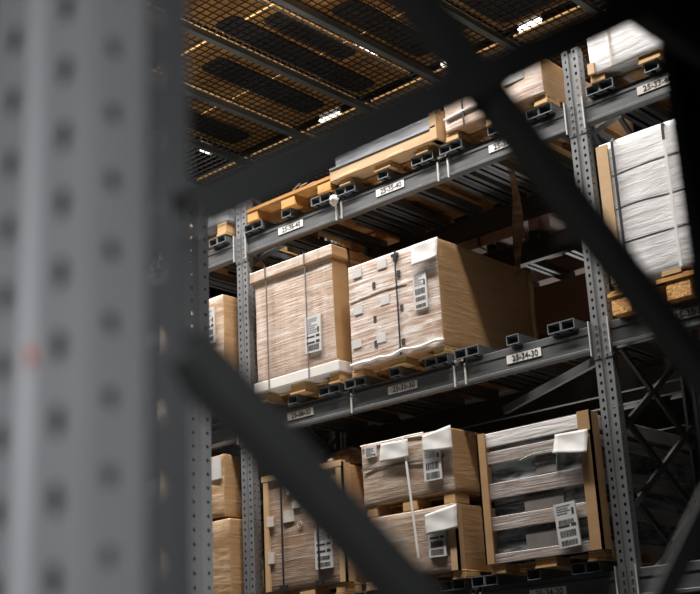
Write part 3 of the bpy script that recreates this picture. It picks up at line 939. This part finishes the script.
q = MB(); q.box(X0 + 0.01, X1 - 0.01, YF + 0.01, Y1, 1.56, 1.578); q.build('crate_lid', M['board'], t)
for (a, c, e0, e1) in ((-0.60, -0.33, 1.08, 1.165), (-0.61, -0.38, 0.865, 0.96), (-0.50, -0.35, 1.28, 1.375)):
    q = MB(); q.box(a, c, YF + 0.012, YF + 0.03, e0, e1); q.build('packed_carton', M['crate_mid'], t)
q = MB()
q.tube([(-0.60, YF - 0.006, 1.375), (-0.50, YF - 0.006, 1.400), (-0.36, YF - 0.006, 1.402), (-0.335, YF - 0.006, 1.37), (-0.345, YF - 0.006, 1.27)], 0.0035, 6)
q.build('green_edging', M['green'], t)
for a, c, sx in ((-0.892, -0.83, -1), (-0.172, -0.088, 1)):
    q = MB(); q.box(a, c, YF - 0.014, YF, z, 1.58)
    if sx > 0: q.box(-0.102, -0.088, YF - 0.014, YF + 0.075, z, 1.58)
    else: q.box(-0.892, -0.88, YF - 0.014, YF + 0.06, z, 1.58)
    q.build('corner_post', M['card'], t)
q = MB(); q.box(-0.17, -0.092, YF - 0.02, YF - 0.013, 1.47, 1.585); q.build('brown_tape', M['card'], t)
ship_label(t, -0.375, -0.232, 0.838, 1.087, YF - 0.014, 0.06, [(0.05, 0.16, 'bars'), (0.24, 0.38, 'bars'), (0.46, 0.50, 'dark'), (0.52, 0.62, 'bars'), (0.70, 0.95, 'text')], 15)
paper_sheet(t, (-0.33, 1.37), (-0.105, 1.335), (-0.105, 1.475), (-0.325, 1.48), YF - 0.010, 0.035)
# ---- left bay
make_pallet('wooden_pallet', 'timber pallet under the left carton by the upright', -3.50, YF + 0.005, TM, 0.07, 'wood')
z = TM + 0.07
t = thing('wrapped_carton', 'narrow glimpse of a filmed carton between the two posts at left', 'carton', (-3.5, YF, z), 'wrapped pallet loads')
soft_box('carton_body', -3.88, -3.135, YF, 1.1, z + 0.14, 3.06, [M['film_e'], M['film_f']], t, 0.008, 12, 26.0)
soft_box('carton_foot', -3.88, -3.14, YF - 0.03, 1.1, z, z + 0.16, [M['card_light'], M['film_f']], t, 0.012, 8, 27.0)
ship_label(t, -3.34, -3.22, 2.70, 2.98, YF - 0.008, 0.03, None, 18)
strap(t, [(-3.128, 0.10, z + 0.16), (-3.13, 0.10, 3.06)], 0.012, side=(0, 1, 0))
make_pallet('wooden_pallet', 'timber pallet under the double box at lower left', -3.50, YF + 0.005, TL, 0.07, 'wood')
z = TL + 0.07
t = thing('wrapped_carton', 'lower brown box of the pair at lower left in shiny film', 'carton', (-3.5, YF, z), 'wrapped pallet loads')
soft_box('carton_body', -3.86, -3.10, YF - 0.01, 1.1, z, 1.375, [M['film_e'], M['film_g']], t, 0.012, 12, 30.0)
t = thing('wrapped_carton', 'upper brown box of the pair at lower left with a white label', 'carton', (-3.5, YF, 1.40), 'wrapped pallet loads')
soft_box('carton_body', -3.88, -3.16, YF, 1.1, 1.40, 1.855, [M['film_e'], M['film_g']], t, 0.012, 12, 31.0)
decal(t, 'shipping_label', -3.37, -3.18, 1.67, 1.83, YF - 0.008, M['paper'], 0.010, 0.03)

# ------------------------------------------------------------------ rack behind, back to back with the first
YB = 1.32
for cx, lab in ((-2.985, 'dim upright frame in the back rack behind the lidded carton'), (0.0, 'dim upright frame in the back rack behind the crate')):
    upright_frame('upright_frame', lab, cx, YB, YB + 1.06, 3.84, (9, 9), braces=braces[3:], m=M['post_shaded'], bm_=M['post_shaded'], detail=False)
for bay in ('middle', 'right'):
    for lv in ('lower', 'middle', 'upper'):
        lz = LEVELS[lv] - (0.20 if lv == 'upper' else 0)
        x0, x1 = BAYS[bay]
        for yy, nm in ((YB, 'near'), (YB + 1.0, 'far')):
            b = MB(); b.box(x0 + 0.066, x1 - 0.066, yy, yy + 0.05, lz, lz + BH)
            o = b.build('rack_beam', M['beam_shaded'], origin=((x0 + x1) / 2, yy, lz))
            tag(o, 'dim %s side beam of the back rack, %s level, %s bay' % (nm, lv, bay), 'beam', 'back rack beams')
for j, x in enumerate((-1.95, -1.60, -1.22, -0.85, -0.5)):
    copy_thing(bpy.data.objects['pallet_support_bar'], (x, YB - 0.03, LEVELS['upper'] - 0.20 + BH), 'dim channel in the back rack behind the hanging film strip, %s from left' % ORD[j], 'back rack channels')
make_pallet('wooden_pallet', 'pale pinkish pallet in the back rack beside the hanging film strip', -1.55, YB - 0.05, TU - 0.20, 0.17, 'pink_wood', bf=0.6, base=False, blk=(0.26, 0.34, 0.10), inset=0.0)
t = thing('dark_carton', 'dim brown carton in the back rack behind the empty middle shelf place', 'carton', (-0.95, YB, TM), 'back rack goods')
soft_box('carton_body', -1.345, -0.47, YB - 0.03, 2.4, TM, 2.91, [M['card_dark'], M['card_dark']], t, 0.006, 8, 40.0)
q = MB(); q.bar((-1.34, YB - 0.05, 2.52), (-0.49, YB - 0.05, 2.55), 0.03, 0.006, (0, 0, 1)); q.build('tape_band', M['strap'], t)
for j, x in enumerate((-1.30, -0.90, -0.51)):
    copy_thing(bpy.data.objects['pallet_support_bar'], (x, YB - 0.03, LEVELS['middle'] + BH), 'dim channel under the dim brown carton in the back rack, %s from left' % ORD[j], 'back rack channels')

# loose film hanging from the upper shelf over the empty place
b = MB()
N = 14
vs = []
for i in range(N):
    s = i / (N - 1)
    x = -0.875 + 0.02 * math.sin(s * 5); zz = 3.492 - 0.74 * s
    wd = 0.026 * (0.6 + 0.6 * math.sin(s * 3.1)) + 0.008
    vs += [(x - wd, 0.56 + 0.01 * math.sin(s * 9), zz), (x + wd, 0.56 - 0.012 * math.sin(s * 8), zz)]
b.add(vs, [(2 * i, 2 * i + 1, 2 * i + 3, 2 * i + 2) for i in range(N - 1)])
o = b.build('film_strip', M['film_brown'], origin=(-0.875, 0.56, 3.49))
so = o.modifiers.new('thickness', 'SOLIDIFY'); so.thickness = 0.002
tag(o, 'brownish film strip hanging down over the empty shelf place', 'plastic scrap')

# white rag knotted round the clip of the upper beam
bm = bmesh.new()
bmesh.ops.create_icosphere(bm, subdivisions=3, radius=1.0)
for v in bm.verts:
    n_ = noise.noise(v.co * 2.7) * 0.55
    v.co = v.co * (1 + n_)
    v.co = Vector((v.co.x * 0.036, v.co.y * 0.024, v.co.z * 0.038))
for f in bm.faces: f.smooth = True
me = bpy.data.meshes.new('white_rag'); bm.to_mesh(me); bm.free(); me.materials.append(M['paper'])
o = bpy.data.objects.new('white_rag', me); COL.objects.link(o); o.location = (-1.985, -0.042, LEVELS['upper'] + 0.135)
tag(o, 'small white rag knotted on the upper beam beside the orange pallet', 'rag')

# ------------------------------------------------------------------ upper storey: sheets on the mesh, tube lamps
rd = random.Random(12)
SH = []
cols = [(-6.28, -5.47), (-5.41, -4.63), (-4.57, -3.755), (-3.695, -3.06), (-2.94, -2.04), (-1.98, -1.18), (-1.12, -0.32), (-0.26, 0.54)]
for (x0, x1) in cols:
    for (y0, y1) in ((-0.42, 0.48), (0.50, 1.40), (1.42, 2.30), (2.46, 3.30), (3.32, 4.15)):
        if not (x0 < -6 and 1.4 < y0 < 1.5): SH.append((x0, x1, y0, y1))
ROWS = ('front', 'second', 'third', 'fourth', 'rear')
for i, (x0, x1, y0, y1) in enumerate(SH):
    b = MB(); b.box(x0, x1, y0, y1, MZ + 0.026, MZ + 0.044)
    o = b.build('fibre_board', M['sheet_brown'], origin=((x0 + x1) / 2, (y0 + y1) / 2, MZ + 0.026))
    tag(o, 'brown fibre board on the mesh floor overhead, %s row, strip %s from the left' % (ROWS[[-0.42, 0.50, 1.42, 2.46, 3.32].index(y0)], ('first', 'second', 'third', 'fourth', 'fifth', 'sixth', 'seventh', 'eighth')[[c[0] for c in cols].index(x0)]), 'board', 'fibre boards on the mesh floor')
MATS = [(-3.66, -3.38, 0.35, 2.2, 'right of the second beam'), (-4.30, -4.00, 0.75, 2.15, 'between the second and third beams'), (-2.80, -2.50, 0.9, 2.1, 'near the top edge'), (-5.30, -5.00, 1.0, 2.1, 'at far left'),
        (-3.30, -3.09, 0.6, 1.6, 'beside the long lamp'), (-1.9, -1.3, 1.2, 2.2, 'over the plank load'), (-2.35, -2.1, 1.0, 2.0, 'left of the falling brace'), (-1.05, -0.4, 1.3, 2.2, 'over the white load')]
for (x0, x1, y0, y1, l) in MATS:
    bm = bmesh.new()
    N = 40
    vs = []
    for k in range(N):
        a = 2 * math.pi * k / N
        c, q = math.cos(a), math.sin(a)
        vs.append(((x0 + x1) / 2 + (x1 - x0) / 2 * math.copysign(abs(c) ** 0.22, c), (y0 + y1) / 2 + (y1 - y0) / 2 * math.copysign(abs(q) ** 0.22, q)))
    bm.free()
    b = MB()
    b.add([(x, y, MZ + 0.007) for x, y in vs] + [(x, y, MZ + 0.022) for x, y in vs],
          [tuple(range(N - 1, -1, -1)), tuple(range(N, 2 * N))] + [(k, (k + 1) % N, N + (k + 1) % N, N + k) for k in range(N)])
    o = b.build('rubber_mat', M['sheet_dark'], origin=((x0 + x1) / 2, (y0 + y1) / 2, MZ + 0.007))
    tag(o, 'dark rounded mat seen through the mesh overhead, ' + l, 'mat', 'dark mats on the mesh floor')
TUBES = [(-5.55, 3.74, -5.27, 3.76), (-3.72, 3.72, -3.43, 3.71), (-2.71, 3.72, -2.45, 3.71), (-4.0, 2.26, -4.02, 3.0), (-7.03, 3.2, -7.03, 3.35), (-7.89, 2.95, -7.84, 3.38)]
TL_ = ('left of the middle one', 'above the plank load', 'right of the plank load', 'pointing away from the aisle', 'small and square at far left', 'at far left by the post')
for (xa, ya, xb, yb), l in zip(TUBES, TL_):
    t = thing('tube_lamp', 'bright tube lamp glinting through the mesh overhead, ' + l, 'lamp', (xa, ya, 6.6), 'tube lamps')
    MB().tube([(xa, ya, 6.6), (xb, yb, 6.6)], 0.03, 8).build('tube', M['tube'], t)
    MB().bar((xa, ya, 6.66), (xb, yb, 6.66), 0.09, 0.05, (0, 0, 1)).build('housing', M['housing'], t)
    MB().tube([(xa, ya, 6.68), (xa, ya, 9.0)], 0.006, 6).build('suspension_rod', M['housing'], t)

# ------------------------------------------------------------------ rack across the aisle and the near frame
t = thing('upright_frame', 'perforated grey upright between the blurred post and the goods', 'rack frame', (0.16, -3.22, FLOOR), 'rack uprights')
post(t, 0.158, -3.207, FLOOR + 0.012, 1.9, 1, M['post'], (-0.2, 1.9), prof=FACING)
post(t, 0.158, -4.12, FLOOR + 0.012, 1.9, -1, M['post'])
foot(t, 0.158, -3.33); foot(t, 0.158, -4.12)
for k in range(6):
    zl = FLOOR + 0.25 + 0.57 * k
    MB().channel((0.17, -4.0, zl), (0.17, -3.34, zl + 0.5), 0.036, 0.022, (-1, 0, 0)).build('brace', M['brace'], t)

NX = 2.957
t = thing('upright_frame', 'big blurred near upright frame whose dark braces cross the view', 'rack frame', (NX, -5.815, FLOOR), 'near frame')
post(t, NX, -5.815, FLOOR + 0.012, 1.6, -1, M['post'], (-0.3, 1.0), prof=NEAR)
post(t, NX, -4.66, FLOOR + 0.012, 1.6, 1, M['post_blackened'])
foot(t, NX, -5.815); foot(t, NX, -4.77)
bx = NX + 0.066
def nb(ya, za, yb, zb_, off=0.0, dep=0.026):
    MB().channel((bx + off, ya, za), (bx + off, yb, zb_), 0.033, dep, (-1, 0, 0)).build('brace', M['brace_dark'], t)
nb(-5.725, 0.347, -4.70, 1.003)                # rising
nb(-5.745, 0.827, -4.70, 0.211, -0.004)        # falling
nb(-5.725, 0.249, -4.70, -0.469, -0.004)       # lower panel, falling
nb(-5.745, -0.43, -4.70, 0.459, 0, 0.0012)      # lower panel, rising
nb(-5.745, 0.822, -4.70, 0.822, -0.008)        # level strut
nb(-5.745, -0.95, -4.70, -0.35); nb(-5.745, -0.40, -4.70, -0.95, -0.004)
b = MB()
b.tube([(2.944, -5.805, 0.241), (2.944, -5.811, 0.241)], 0.009, 14)
b.build('round_sticker', M['red'], t)['label'] = 'faded red round sticker'
